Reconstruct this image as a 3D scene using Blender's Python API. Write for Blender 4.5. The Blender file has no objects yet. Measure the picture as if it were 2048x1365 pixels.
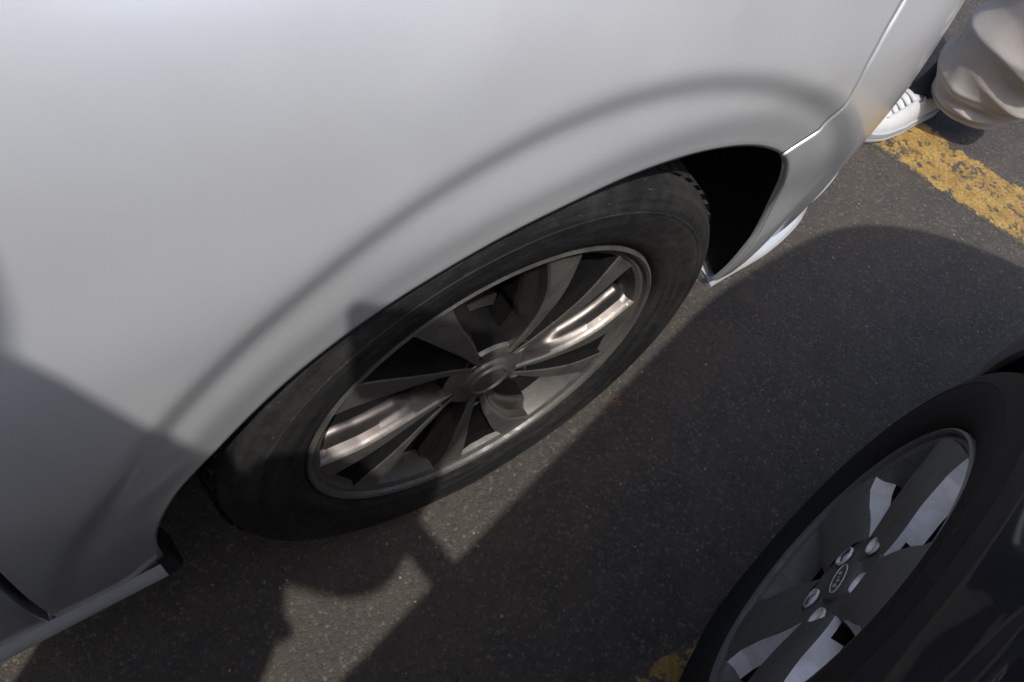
import bpy, bmesh, math, random
import numpy as np
from mathutils import Vector, Matrix
random.seed(4); RNG = np.random.default_rng(4)
scn = bpy.context.scene
COL = scn.collection
V3 = lambda *a: np.array(a, float)

# ------------------------------------------------------------------ camera
cam_d = bpy.data.cameras.new('camera'); cam_o = bpy.data.objects.new('camera', cam_d); COL.objects.link(cam_o)
CX, CY, CZ, AZ, PI_, RO, FPX = 0.273, -0.2465, 1.0234, 0.7649, 1.0176, 0.2336, 1339.37
_F = V3(-math.cos(PI_)*math.cos(AZ), math.cos(PI_)*math.sin(AZ), -math.sin(PI_))
_R = np.cross(_F, V3(0, 0, 1)); _R /= np.linalg.norm(_R); _U = np.cross(_R, _F)
_R2 = math.cos(RO)*_R + math.sin(RO)*_U; _U2 = -math.sin(RO)*_R + math.cos(RO)*_U
cam_o.matrix_world = Matrix(((_R2[0], _U2[0], -_F[0], CX), (_R2[1], _U2[1], -_F[1], CY), (_R2[2], _U2[2], -_F[2], CZ), (0, 0, 0, 1)))
cam_d.sensor_width = 36; cam_d.lens = FPX/2048*36; cam_d.clip_start = 0.02; cam_d.clip_end = 500
cam_d.dof.use_dof = False
scn.camera = cam_o

# ------------------------------------------------------------------ sky and sun
SUN = V3(-0.498, 0.198, -1.0)                     # direction the light travels
w = bpy.data.worlds.new('World'); scn.world = w; w.use_nodes = True
nt = w.node_tree; bg = nt.nodes['Background']
sky = nt.nodes.new('ShaderNodeTexSky'); sky.sky_type = 'NISHITA'; sky.sun_disc = False
sky.sun_elevation = math.atan2(1.0, math.hypot(SUN[0], SUN[1]))
sky.sun_rotation = math.atan2(-SUN[0], -SUN[1])
sky.dust_density = 3.0; sky.air_density = 0.8; sky.ozone_density = 0.7
nt.links.new(sky.outputs[0], bg.inputs[0]); bg.inputs[1].default_value = 0.15
sd = bpy.data.lights.new('sun', 'SUN'); so = bpy.data.objects.new('sun', sd); COL.objects.link(so)
sd.energy = 2.3; sd.angle = math.radians(0.9); sd.color = (1.0, 0.955, 0.89)
so.rotation_euler = Vector(-SUN).to_track_quat('Z', 'Y').to_euler(); so.location = (4, -3, 9)
scn.view_settings.view_transform = 'Standard'; scn.view_settings.look = 'None'
scn.view_settings.gamma = 1; scn.view_settings.use_curve_mapping = False
scn.view_settings.exposure = 0.6

# ------------------------------------------------------------------ helpers
def tag(o, label=None, cat=None, group=None, kind=None):
    for k, v in (('label', label), ('category', cat), ('group', group), ('kind', kind)):
        if v: o[k] = v
    return o
def empty(name, loc, label, cat, group=None):
    o = bpy.data.objects.new(name, None); COL.objects.link(o); o.location = loc
    o.empty_display_size = .1
    return tag(o, label, cat, group)
def world_loc(o):
    p = V3(0, 0, 0)
    while o is not None: p = p + V3(*o.location); o = o.parent
    return p
def mesh(name, verts, faces, mats, parent=None, smooth=True, fmat=None, flip=False, loc=None):
    """verts in WORLD coordinates; object origin at loc (or parent origin)"""
    verts = np.asarray(verts, float).reshape(-1, 3)
    base = world_loc(parent) if parent is not None else V3(0, 0, 0)
    org = V3(*loc) if loc is not None else base
    me = bpy.data.meshes.new(name)
    if flip: faces = [tuple(reversed(f)) for f in faces]
    me.from_pydata((verts-org).tolist(), [], [tuple(int(i) for i in f) for f in faces])
    if not isinstance(mats, (list, tuple)): mats = [mats]
    for m in mats: me.materials.append(m)
    if fmat is not None: me.polygons.foreach_set('material_index', list(fmat))
    if smooth: me.polygons.foreach_set('use_smooth', [True]*len(me.polygons))
    me.update()
    o = bpy.data.objects.new(name, me); COL.objects.link(o)
    if parent is not None: o.parent = parent
    o.location = org-base
    return o
def sharp(o, deg=35):
    me = o.data; bm = bmesh.new(); bm.from_mesh(me)
    bmesh.ops.remove_doubles(bm, verts=bm.verts, dist=2e-5)
    bmesh.ops.recalc_face_normals(bm, faces=bm.faces) if o.get('_recalc') else None
    for e in bm.edges:
        e.smooth = not (len(e.link_faces) == 2 and e.calc_face_angle(0) > math.radians(deg))
    bm.to_mesh(me); bm.free(); return o
def grid_faces(nu, nv, closed=False, off=0):
    f = []
    for i in range(nu if closed else nu-1):
        for j in range(nv-1):
            a = off+i*nv+j; b = off+((i+1) % nu)*nv+j
            f.append((a, b, b+1, a+1))
    return f
def grid(name, G, mats, parent, closed=False, flip=False, smooth=True):
    G = np.asarray(G); nu, nv = G.shape[:2]
    return mesh(name, G.reshape(-1, 3), grid_faces(nu, nv, closed), mats, parent, smooth, flip=flip)
def sm(a, b, x):
    t = np.clip((np.asarray(x, float)-a)/(b-a), 0, 1); return t*t*(3-2*t)

# ------------------------------------------------------------------ materials
def mat(name, color=(.5, .5, .5), rough=.5, metal=0., coat=0., coat_r=.05, spec=.5):
    m = bpy.data.materials.new(name); m.use_nodes = True
    b = m.node_tree.nodes['Principled BSDF']
    b.inputs['Base Color'].default_value = (*color, 1); b.inputs['Roughness'].default_value = rough
    b.inputs['Metallic'].default_value = metal; b.inputs['Coat Weight'].default_value = coat
    b.inputs['Coat Roughness'].default_value = coat_r; b.inputs['Specular IOR Level'].default_value = spec
    return m
class NT:
    def __init__(s, m): s.t = m.node_tree; s.b = s.t.nodes['Principled BSDF']; s.tc = s.t.nodes.new('ShaderNodeTexCoord')
    def n(s, typ, **kw):
        x = s.t.nodes.new(typ)
        for k, v in kw.items():
            if k in x.inputs: x.inputs[k].default_value = v
            else: setattr(x, k, v)
        return x
    def l(s, a, b): s.t.links.new(a, b)
    def noise(s, scale, detail=4, rough=.6, vec=None, dist=0):
        x = s.n('ShaderNodeTexNoise', Scale=scale, Detail=detail, Roughness=rough, Distortion=dist)
        s.l(vec if vec is not None else s.tc.outputs['Object'], x.inputs['Vector']); return x.outputs['Fac']
    def ramp(s, fac, stops):
        r = s.n('ShaderNodeValToRGB'); e = r.color_ramp.elements
        while len(e) < len(stops): e.new(.5)
        for el, (p, c) in zip(e, stops):
            el.position = p; el.color = (*c, 1) if isinstance(c, tuple) else (c, c, c, 1)
        s.l(fac, r.inputs[0]); return r.outputs[0]
    def mix(s, fac, a, b, mode='MIX'):
        x = s.n('ShaderNodeMix', data_type='RGBA', blend_type=mode)
        for sock, v in ((x.inputs[0], fac), (x.inputs[6], a), (x.inputs[7], b)):
            if isinstance(v, (int, float)): sock.default_value = v
            elif isinstance(v, tuple): sock.default_value = (*v, 1)
            else: s.l(v, sock)
        return x.outputs[2]
    def math(s, op, a, b=0.):
        x = s.n('ShaderNodeMath', operation=op)
        for sock, v in ((x.inputs[0], a), (x.inputs[1], b)):
            if isinstance(v, (int, float)): sock.default_value = v
            else: s.l(v, sock)
        return x.outputs[0]
    def bump(s, h, strength=.3, dist=.002, nrm=None):
        x = s.n('ShaderNodeBump', Strength=strength, Distance=dist); s.l(h, x.inputs['Height'])
        if nrm is not None: s.l(nrm, x.inputs['Normal'])
        s.l(x.outputs[0], s.b.inputs['Normal']); return x.outputs[0]
    def col(s, c): s.l(c, s.b.inputs['Base Color'])
    def rgh(s, c): s.l(c, s.b.inputs['Roughness'])

def asphalt_colour(N):
    vec = N.tc.outputs['Object']
    big = N.noise(1.7, 3, .6); mid = N.noise(14, 4, .65); fine = N.noise(260, 3, .7)
    c = N.ramp(big, [(.3, (.030, .0272, .0245)), (.7, (.056, .049, .041))])
    c = N.mix(N.ramp(mid, [(.35, 0.), (.70, .75)]), c, (.070, .056, .042))
    c = N.mix(.75, c, N.ramp(fine, [(.25, .25), (.5, .5), (.8, .82)]), 'OVERLAY')
    vo = N.n('ShaderNodeTexVoronoi', Scale=190.); N.l(vec, vo.inputs['Vector'])
    vo2 = N.n('ShaderNodeTexVoronoi', Scale=190., feature='DISTANCE_TO_EDGE'); N.l(vec, vo2.inputs['Vector'])
    sep = N.n('ShaderNodeSeparateColor'); N.l(vo.outputs['Color'], sep.inputs[0])
    stone = N.ramp(sep.outputs[0], [(0., (.028, .028, .032)), (.35, (.058, .054, .050)), (.7, (.082, .074, .066)), (1., (.125, .112, .100))])
    msk = N.math('MULTIPLY', N.ramp(vo2.outputs['Distance'], [(.02, 0.), (.14, 1.)]), N.ramp(sep.outputs[1], [(.35, 0.), (.55, .8)]))
    c = N.mix(msk, c, stone)
    # tiny bright grit
    vg = N.n('ShaderNodeTexVoronoi', Scale=60.); N.l(vec, vg.inputs['Vector'])
    gm = N.math('LESS_THAN', vg.outputs['Distance'], .035)
    c = N.mix(N.math('MULTIPLY', gm, .8), c, (.32, .30, .27))
    return c, vo, vo2, fine, mid, msk
m_asph = mat('asphalt', rough=.85); N = NT(m_asph)
c, vo, vo2, fine, mid, msk = asphalt_colour(N)
N.col(c)
h = N.math('ADD', N.math('MULTIPLY', N.ramp(vo2.outputs['Distance'], [(0., 0.), (.3, 1.)]), .6), N.math('MULTIPLY', fine, .9))
h = N.math('ADD', h, N.math('MULTIPLY', mid, 1.2))
N.bump(h, .55, .0028)
N.rgh(N.ramp(fine, [(.3, .7), (.7, .95)]))

m_yel = mat('worn yellow paint', rough=.7); N = NT(m_yel)
c, vo, vo2, fine, mid, msk = asphalt_colour(N)
wear = N.noise(42, 8, .72, dist=.3); wear2 = N.noise(7, 3, .6)
sp = N.n('ShaderNodeSeparateXYZ'); N.l(N.tc.outputs['UV'], sp.inputs[0])
edge = N.ramp(N.math('ABSOLUTE', N.math('SUBTRACT', sp.outputs[1], .5)), [(.40, 0.), (.50, .10)])
k = N.math('SUBTRACT', N.math('ADD', N.math('MULTIPLY', wear, .75), N.math('MULTIPLY', wear2, .3)), edge)
pm = N.ramp(k, [(.465, 0.), (.515, 1.)])
yc = N.ramp(N.noise(25, 4), [(.3, (.28, .155, .025)), (.7, (.46, .31, .08))])
yc = N.mix(N.ramp(N.noise(150, 3), [(.35, .65), (.6, 0.)]), yc, (.11, .075, .035))
N.col(N.mix(N.math('MULTIPLY', pm, .93), c, yc))
N.bump(N.math('ADD', N.math('MULTIPLY', pm, .3), N.math('ADD', fine, mid)), .7, .003)

m_silver = mat('silver car paint', (.84, .85, .85), .33, .50, 1.0, .13); N = NT(m_silver)
fl = N.noise(1800, 2, .5)
N.rgh(N.ramp(N.noise(6, 3), [(.3, .34), (.7, .42)]))
cloud_tint = N.mix(N.ramp(N.noise(3.2, 3, .5, dist=.4), [(.38, 0.), (.66, 1.)]), (.72, .75, .78), (.86, .875, .885))  # pale and grey patches in the colour imitate soft cloudy reflections
N.col(N.mix(N.ramp(N.noise(9, 5, .6), [(.45, 0.), (.75, .25)]), cloud_tint, (.66, .655, .63)))
N.bump(N.math('ADD', fl, N.math('MULTIPLY', N.noise(5, 2, .4), 14.)), .05, .0005)

m_navy = mat('dark navy car paint', (.006, .008, .016), .35, .2, .9, .05)
m_black = mat('black plastic', (.012, .013, .014), .75)
m_blacktrim = mat('black panel gap', (.006, .006, .006), .9, spec=.1)
m_liner = mat('wheel arch lining', (.020, .022, .026), .95, spec=.2); N = NT(m_liner)
N.bump(N.noise(300, 3), .3, .001)
def rubber(name, base, dust, amt):
    m = mat(name, rough=.8, spec=.22); N = NT(m)
    # dust streaks sweep round the tyre: noise in object coordinates, stretched
    a = N.noise(5, 5, .65, dist=.6); b = N.noise(60, 4, .7); d = N.noise(340, 2, .6)
    sx = N.n('ShaderNodeSeparateXYZ'); N.l(N.tc.outputs['Object'], sx.inputs[0])
    ln = N.n('ShaderNodeVectorMath', operation='LENGTH'); N.l(N.tc.outputs['Object'], ln.inputs[0])
    cb = N.n('ShaderNodeCombineXYZ'); N.l(N.math('MULTIPLY', ln.outputs['Value'], 95.), cb.inputs[0]); N.l(N.math('MULTIPLY', N.math('ARCTAN2', sx.outputs[2], sx.outputs[1]), 1.6), cb.inputs[1])
    rg = N.noise(1.0, 5, .7, vec=cb.outputs[0], dist=.3)
    cb2 = N.n('ShaderNodeCombineXYZ'); N.l(N.math('MULTIPLY', ln.outputs['Value'], 330.), cb2.inputs[0]); N.l(N.math('MULTIPLY', N.math('ARCTAN2', sx.outputs[2], sx.outputs[1]), 22.), cb2.inputs[1])
    scf = N.noise(1.0, 4, .7, vec=cb2.outputs[0], dist=1.2)
    a = N.math('ADD', N.math('MULTIPLY', a, .45), N.math('MULTIPLY', rg, .55))
    c = N.mix(N.ramp(N.math('ADD', N.math('MULTIPLY', a, .75), N.math('MULTIPLY', b, .25)), [(.44, 0.), (.66, amt)]), base, dust)
    c = N.mix(N.ramp(N.noise(95, 6, .8), [(.665, 0.), (.72, .55)]), c, tuple(min(.5, x*4.2) for x in dust))
    c = N.mix(N.ramp(scf, [(.64, 0.), (.72, .5)]), c, tuple(min(.5, x*3.2) for x in dust))
    N.col(c); N.rgh(N.ramp(a, [(.3, .62), (.7, .9)])); N.bump(N.math('ADD', b, d), .25, .0012)
    return m
m_tyre = rubber('dusty tyre rubber', (.010, .011, .012), (.050, .048, .044), .85)
m_tyre2 = rubber('black tyre rubber', (.012, .012, .013), (.028, .026, .025), .7)
def alloy(name, base, rough, metal, dirt, scr=.5):
    m = mat(name, base, rough, metal); N = NT(m)
    a = N.noise(22, 6, .75, dist=.8); b = N.noise(110, 5, .8); sc = N.noise(110, 8, .85, dist=3.)
    c = N.mix(N.ramp(a, [(.38, 0.), (.68, .85)]), base, dirt)
    c = N.mix(N.ramp(sc, [(.585, 0.), (.64, scr)]), c, (.34, .33, .30))
    N.col(c); N.rgh(N.ramp(a, [(.35, rough), (.65, min(.9, rough+.3))]))
    inv = N.ramp(a, [(.38, metal), (.70, metal*.35)]); N.l(inv, N.b.inputs['Metallic'])
    N.bump(b, .15, .0008)
    return m
m_face = alloy('dull machined wheel face', (.17, .168, .160), .40, .75, (.085, .078, .066), .9)
m_paintwheel = mat('dark glossy wheel paint', (.10, .092, .088), .36, .85); N = NT(m_paintwheel)
N.rgh(N.ramp(N.noise(30, 5, .7), [(.3, .32), (.7, .46)])); N.col(N.mix(N.ramp(N.noise(140, 5, .8), [(.5, 0.), (.75, .5)]), (.11, .10, .095), (.045, .04, .035)))
m_pocket = alloy('black pocket paint and recess shade', (.006, .0065, .007), .6, .0, (.012, .0115, .011), .1); m_pocket.node_tree.nodes['Principled BSDF'].inputs['Specular IOR Level'].default_value = .06  # spoke pockets; also shade painted as near-black deep in the wheel openings
m_capwheel = alloy('grey centre cap', (.12, .118, .112), .35, .6, (.08, .074, .064), .4)
m_alloy2 = alloy('silver wheel paint with painted skylight', (.80, .82, .88), .42, .25, (.58, .57, .56), .1)  # lightened colour gives the spoke walls the brightness of skylight
m_alloy2face = alloy('dark grey wheel face paint', (.15, .152, .158), .48, .4, (.10, .096, .09), .1)  # darker grey than the wall paint, for spoke faces, hub and cap
m_drop = mat('cream droplet', (.75, .70, .50), .6)
m_rust = mat('brake steel', (.012, .011, .010), .7, .3)
m_bolt = mat('wheel bolt steel', (.10, .098, .095), .45, .8)
m_glass = mat('tinted car glass', (.02, .025, .025), .03, 0); NT(m_glass).b.inputs['Transmission Weight'].default_value = .0
m_glass.node_tree.nodes['Principled BSDF'].inputs['Coat Weight'].default_value = .5
m_seal = mat('rubber window seal', (.01, .01, .01), .7)
m_lamp = mat('headlamp cover', (.5, .52, .54), .05, .6, 1.)
m_white = mat('white sneaker leather', (.46, .46, .46), .6); N = NT(m_white)
N.col(N.mix(N.ramp(N.noise(30, 4), [(.5, 0.), (.75, .35)]), (.50, .515, .53), (.34, .34, .33))); N.bump(N.noise(400, 3), .15, .0006)
m_sole = mat('rubber sneaker sole', (.38, .39, .41), .6)
m_sock = mat('black sock', (.012, .014, .017), .95); NT(m_sock).bump(NT(m_sock).noise(500, 2), .4, .001)
def cloth(name, c1, c2, sc=500, bs=.5):
    m = mat(name, c1, .95, spec=.15); N = NT(m)
    N.col(N.mix(N.ramp(N.noise(6, 5, .7), [(.35, 0.), (.75, 1.)]), c1, c2))
    a = N.n('ShaderNodeTexWave', Scale=sc, Distortion=1.5); N.l(N.tc.outputs['Object'], a.inputs['Vector'])
    N.bump(N.math('ADD', N.noise(700, 3, .7), N.noise(60, 4)), bs, .0012)
    N.b.inputs['Sheen Weight'].default_value = .2
    return m
m_pants = cloth('pale brown cotton trousers', (.43, .405, .385), (.33, .305, .285))
m_jacket = cloth('black jacket cloth', (.02, .021, .024), (.03, .03, .033))
m_jeans = cloth('dark trousers cloth', (.025, .028, .036), (.035, .037, .045))
m_shirt = cloth('grey shirt cloth', (.16, .16, .17), (.2, .2, .2))
m_skin = mat('skin', (.45, .28, .2), .5); m_skin.node_tree.nodes['Principled BSDF'].inputs['Subsurface Weight'].default_value = .1
m_hair = mat('dark hair', (.012, .009, .008), .6)
m_phone = mat('black phone glass', (.01, .01, .012), .15)
m_twig = mat('dry orange leaf', (.28, .10, .03), .8)
m_grit = mat('pale grit', (.26, .245, .225), .8)

# ------------------------------------------------------------------ the silver car's side surface
#SURF-BEGIN
X0=.040; YC=.27; AX=.7; BY=.60; PE=2.6
def plan_table(n=1200):
    th=np.linspace(0,np.pi/2,n); e=2/PE
    x=X0-AX*(1-np.cos(th)**e); y=YC+BY*np.sin(th)**e
    d=np.r_[0,np.cumsum(np.hypot(np.diff(x),np.diff(y)))]
    return d,x,y
_d,_x,_y=plan_table()
SMAX=YC+_d[-1]
def plan(s):
    s=np.asarray(s,float); q=s-YC
    P=lambda q:(np.where(q<0,X0,np.interp(q,_d,_x)),np.where(q<0,YC+q,np.interp(q,_d,_y)))
    x,y=P(q); h=.02
    x2,y2=P(np.minimum(q+h,_d[-1])); x1,y1=P(np.minimum(q,_d[-1]-1e-3)-h)
    tx,ty=x2-x1,y2-y1; L=np.hypot(tx,ty)+1e-12
    return x,y,ty/L,-tx/L
ZT=[ .10, .17, .20, .26, .34, .45, .56, .66, .74, .82, .90, .97,1.03]
IN=[ .12, .085,.072,.050,.030,.012,.004,.010,.026,.048,.084,.135,.19]
def pchip(xs,ys):
    xs=np.array(xs,float);ys=np.array(ys,float);h=np.diff(xs);d=np.diff(ys)/h
    m=np.zeros(len(xs));m[0]=d[0];m[-1]=d[-1]
    for i in range(1,len(xs)-1):
        if d[i-1]*d[i]>0:
            w1=2*h[i]+h[i-1];w2=h[i]+2*h[i-1]; m[i]=(w1+w2)/(w1/d[i-1]+w2/d[i])
    def f(x):
        x=np.clip(np.asarray(x,float),xs[0],xs[-1]); i=np.clip(np.searchsorted(xs,x)-1,0,len(xs)-2)
        t=(x-xs[i])/h[i]
        return (2*t**3-3*t**2+1)*ys[i]+(t**3-2*t**2+t)*h[i]*m[i]+(-2*t**3+3*t**2)*ys[i+1]+(t**3-t**2)*h[i]*m[i+1]
    return f
inset=pchip(ZT,IN)
FC=(.035,.215); FR=.508; FAMP=-.008
def flare(s,z):
    r=np.hypot((s-FC[0]),(z-FC[1])*1.0)
    k=1-sm(FR-.014,FR+.016,r)
    return FAMP*k*np.maximum(sm(.30,.50,z),sm(.3,.5,s))
def S(s,z,fl=1.):
    x,y,nx,ny=plan(s)
    t=inset(z)-fl*flare(s,z)
    t=t-.016*(1-sm(.25,.50,z))*sm(.12,.38,s)
    return np.stack([x-nx*t,y-ny*t,np.broadcast_to(z,np.shape(x))*1.0],-1)
#SURF-END
def Snorm(s, z, fl=1.):
    h = .003
    a = S(s+h, z, fl)-S(s-h, z, fl); b = S(s, np.asarray(z)+h, fl)-S(s, np.asarray(z)-h, fl)
    n = np.cross(a, b); return n/(np.linalg.norm(n, axis=-1, keepdims=True)+1e-12)

ARCH1 = [(-.388,.20),(-.386,.25),(-.382,.30),(-.373,.355),(-.361,.400),(-.332,.456),(-.288,.506),(-.226,.564),(-.167,.596),(-.085,.622),(.001,.636),(.099,.642),(.191,.630),(.263,.604),(.313,.570),(.336,.538),(.361,.488),(.383,.410),(.392,.340),(.398,.28),(.400,.20)]
def arch_fn(pts, O):
    pts = np.array(pts); v = pts-np.array(O)
    ph = np.arctan2(v[:, 1], v[:, 0]); ph = np.where(ph < -math.pi/2, ph+2*math.pi, ph); r = np.hypot(*v.T)
    o = np.argsort(ph); ph, r = ph[o], r[o]
    f = pchip(ph, r)
    def g(p):   # slight smoothing
        return sum(wt*f(p+d) for d, wt in ((-.06, .15), (-.03, .2), (0, .3), (.03, .2), (.06, .15)))
    return g

def build_car(name, car, T, mirror, arch, O, seam, zbot, ztop, paint, fl, doorseam, flange=.007):
    """T maps local (outward, forward, up) arrays to world"""
    NT_ = 46
    phr = math.pi+math.asin(min(.99, (O[1]-zbot)/arch(math.pi+.1))); phf = -math.asin(min(.99, (O[1]-zbot)/arch(-.1)))
    def D(ph):
        c, s_ = np.cos(ph), np.sin(ph)
        d = np.full(ph.shape, 9.)
        # top
        sg = O[0]
        for _ in range(6):
            zt = ztop(sg); dt = np.where(s_ > .02, (zt-O[1])/np.maximum(s_, .02), 9.); sg = O[0]+np.clip(dt, 0, 1.6)*c
        d = np.minimum(d, np.where(s_ > .02, (ztop(O[0]+dt*c)-O[1])/np.maximum(s_, .02), 9.))
        d = np.minimum(d, np.where(c > .02, (SMAX-.002-O[0])/np.maximum(c, .02), 9.))
        # door seam line s = a + b*(z-zbot)
        a, b = doorseam
        den = c-b*s_; dd = (a-O[0]+b*(O[1]-zbot))/np.where(np.abs(den) < 1e-6, 1e-6, den)
        d = np.minimum(d, np.where((c < 0) & (dd > 0), dd, 9.))
        d = np.minimum(d, np.where(s_ < -.004, (O[1]-zbot)/np.maximum(-s_, .004), 9.))
        return np.maximum(d, arch(ph)+.0005)
    def patch(nm, fa, fb, na, edge_a, edge_b):
        A = np.linspace(0, 1, na)[:, None]; tt = np.r_[0, .012, .03, np.linspace(.055, 1, NT_)**1.15][None, :]
        r = np.full((na, tt.shape[1]), .5)
        for _ in range(8):
            ph = fa(r)+(fb(r)-fa(r))*A
            ra = arch(ph); dd = D(ph); r = ra+(dd-ra)*tt
        s_ = O[0]+r*np.cos(ph); z_ = O[1]+r*np.sin(ph)
        G = S(s_, z_, fl); Nn = Snorm(s_, z_, fl)
        G -= Nn*(.0055*(1-sm(0, .045, r-ra))+.0012*(1-sm(0, .004, r-ra)))[..., None]
        # flange turned inwards round the arch
        f1 = G[:, 0]-Nn[:, 0]*flange; f1[:, 0] = G[:, 0, 0]-flange
        G = np.concatenate([f1[:, None], G], 1); Nn = np.concatenate([Nn[:, :1], Nn], 1)
        def retn(row, nrm, dirv):
            out = []
            for (dd_, e) in ((.0012, .0004), (.0035, .0018), (.016, .0022)):
                out.append(row-nrm*dd_+dirv*e)
            return out
        if edge_a:
            dv = G[0]-G[1]; dv /= np.linalg.norm(dv, axis=-1, keepdims=True)+1e-9
            o_ = retn(G[0], Nn[0], dv); G = np.concatenate([np.array(o_[::-1]), G], 0); Nn = np.concatenate([Nn[:1]]*3+[Nn], 0)
        if edge_b:
            dv = G[-1]-G[-2]; dv /= np.linalg.norm(dv, axis=-1, keepdims=True)+1e-9
            o_ = retn(G[-1], Nn[-1], dv); G = np.concatenate([G, np.array(o_)], 0); Nn = np.concatenate([Nn]+[Nn[-1:]]*3, 0)
        ob = grid(nm, T(G), paint, car, flip=not mirror)
        return ob
    gap = .0028
    fender = patch('front_wing', lambda r: seam(r)+gap/np.maximum(r, .1), lambda r: np.full(r.shape, phr), 190, True, False)
    bumper = patch('front_bumper', lambda r: np.full(r.shape, phf), lambda r: seam(r)-gap/np.maximum(r, .1), 120, False, True)
    # dark backing under the seams
    s_ = np.linspace(-.75, SMAX, 90)
    rr, zz = [], []
    za = np.array([O[1]+.0 for _ in s_])
    ph = np.linspace(phf, phr, 120)[:, None]; ra = arch(ph)+.012; r = ra+(np.maximum(D(ph), ra+.001)+.02-ra)*np.linspace(0, 1, 20)[None, :]
    Sg, Zg = O[0]+r*np.cos(ph), np.minimum(O[1]+r*np.sin(ph), ztop(O[0]+r*np.cos(ph)))
    grid('inner_panel', T(S(Sg, Zg, fl)-Snorm(Sg, Zg, fl)*.022), m_blacktrim, car, flip=not mirror)
    # door
    a, b = doorseam
    def door(nm, s_rear, gapw, glen=None):
        v = np.linspace(0, 1, 50); u = np.linspace(0, 1, 60)
        U, V = np.meshgrid(u, v, indexing='ij')
        Z = zbot+(ztop(-1.0)-zbot)*V
        SF = a+b*(Z-zbot)-gapw
        Ss = s_rear+(SF-s_rear)*(U**.6)
        G = S(Ss, Z, fl); Nn = Snorm(Ss, Z, fl)
        G = np.concatenate([G, (G[-1]-Nn[-1]*.0015+V3(0, .001, 0))[None], (G[-1]-Nn[-1]*.02+V3(0, .0015, 0))[None]], 0)
        return grid(nm, T(G), paint, car, flip=not mirror)
    door('front_door', -1.55, .009)
    U, V = np.meshgrid(np.linspace(0, 1, 30), np.linspace(0, 1, 30), indexing='ij')
    Z = zbot+(ztop(-1.0)-zbot)*V
    grid('rear_door', T(S(-3.2+(3.2-1.557)*U, Z, fl)), paint, car, flip=not mirror)
    grid('inner_panel', T(S(-1.7+1.3*U, Z, fl)-V3(.024, 0, 0)), m_blacktrim, car, flip=not mirror)
    # wheel arch liner
    ph = np.linspace(phf+.01, phr-.01, 90)
    rows = []
    for xo, dr in ((.002, .0015), (-.012, .004), (-.03, .014), (-.10, .022), (-.20, .022), (-.30, .015)):
        r = arch(ph)+dr; s_, z_ = O[0]+r*np.cos(ph), O[1]+r*np.sin(ph)
        g = S(s_, z_, fl); 
        g[:, 0] = np.where(xo > -.05, g[:, 0]+xo-.008, xo); 
        rows.append(g)
    r = arch(ph)*.2; g = rows[-1].copy(); g[:, 1] = O[0]+r*np.cos(ph); g[:, 2] = O[1]+r*np.sin(ph); rows.append(g)
    grid('wheel_arch_liner', T(np.stack(rows, 1)), m_liner, car, flip=mirror)
    # bonnet, grille end, roof, glass
    XC = -.86
    s_ = np.r_[np.linspace(-.45, .3, 30), np.linspace(.32, SMAX, 60)]
    e = S(s_, ztop(s_), fl); tt = np.linspace(0, 1, 24)
    cen = e.copy(); cen[:, 0] = XC; 
    G = e[:, None]*(1-tt[None, :, None])+cen[:, None]*tt[None, :, None]
    G[:, :, 2] += .09*np.sin(tt*math.pi/2)[None, :]*np.clip((.95-e[:, 1])/.5, 0, 1)[:, None]+.012*np.minimum(tt*8, 1)[None, :]*0
    G2 = G.copy(); G2[:, :, 0] = 2*XC-G2[:, :, 0]
    full = np.concatenate([G, G2[:, ::-1][:, 1:]], 1)
    grid('bonnet', T(full), paint, car, flip=mirror)
    # cabin
    belt = lambda y: S(np.array(y), ztop(np.array(y)), 0)
    yb = [-.50, -1.45, -2.35, -3.05]; xr = -.255
    roof = [(-1.12, 1.42), (-1.5, 1.465), (-2.3, 1.455), (-2.75, 1.40)]
    rows = []
    for (y, z) in roof:
        rows.append([V3(xr-.02*abs(i), y, z+.035*(1-((i-5)/5)**2)) if False else V3(xr+(2*XC-2*xr)*i/10, y, z+.035*(1-((i-5)/5)**2)) for i in range(11)])
    grid('roof', T(np.array(rows)), paint, car, flip=mirror)
    bx = float(belt(-1.)[0])
    zb = float(ztop(-1.))
    top = rows[0]
    bot = [V3(bx-.02+(2*XC-2*bx+.04)*i/10, -.46-.0*i, zb+.012+.05*(1-((i-5)/5)**2)) for i in range(11)]
    grid('windscreen', T(np.stack([np.array(bot)*(1-t)+np.array(top)*t for t in np.linspace(0, 1, 5)])), m_glass, car, flip=mirror)
    bot2 = [V3(bx-.03+(2*XC-2*bx+.06)*i/10, -3.15, zb+.05) for i in range(11)]
    grid('rear_window', T(np.stack([np.array(rows[-1])*(1-t)+np.array(bot2)*t for t in np.linspace(0, 1, 3)])), m_glass, car, flip=mirror)
    def quad(nm, pts, m, thick=0):
        for side in (0, 1):
            P = np.array(pts, float)
            if side: P[:, 0] = 2*XC-P[:, 0]
            mesh(nm, T(P), [(0, 1, 2, 3)], m, car, smooth=False, flip=bool(side) != mirror)
    quad('side_window', [(bx-.01, -.62, zb), (bx-.01, -1.42, zb), (xr, -1.40, 1.425), (xr, -1.16, 1.40)], m_glass)
    quad('side_window', [(bx-.01, -1.49, zb), (bx-.01, -2.4, zb), (xr, -2.3, 1.42), (xr, -1.46, 1.43)], m_glass)
    quad('windscreen_pillar', [(bx-.008, -.46, zb), (bx-.008, -.62, zb), (xr+.002, -1.16, 1.40), (xr+.002, -1.12, 1.42)], paint)
    quad('door_pillar', [(bx-.008, -1.42, zb), (bx-.008, -1.49, zb), (xr+.002, -1.46, 1.44), (xr+.002, -1.40, 1.44)], m_black)
    quad('rear_pillar', [(bx-.008, -2.4, zb), (bx-.008, -3.15, zb), (xr+.002, -2.75, 1.40), (xr+.002, -2.3, 1.44)], paint)
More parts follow.
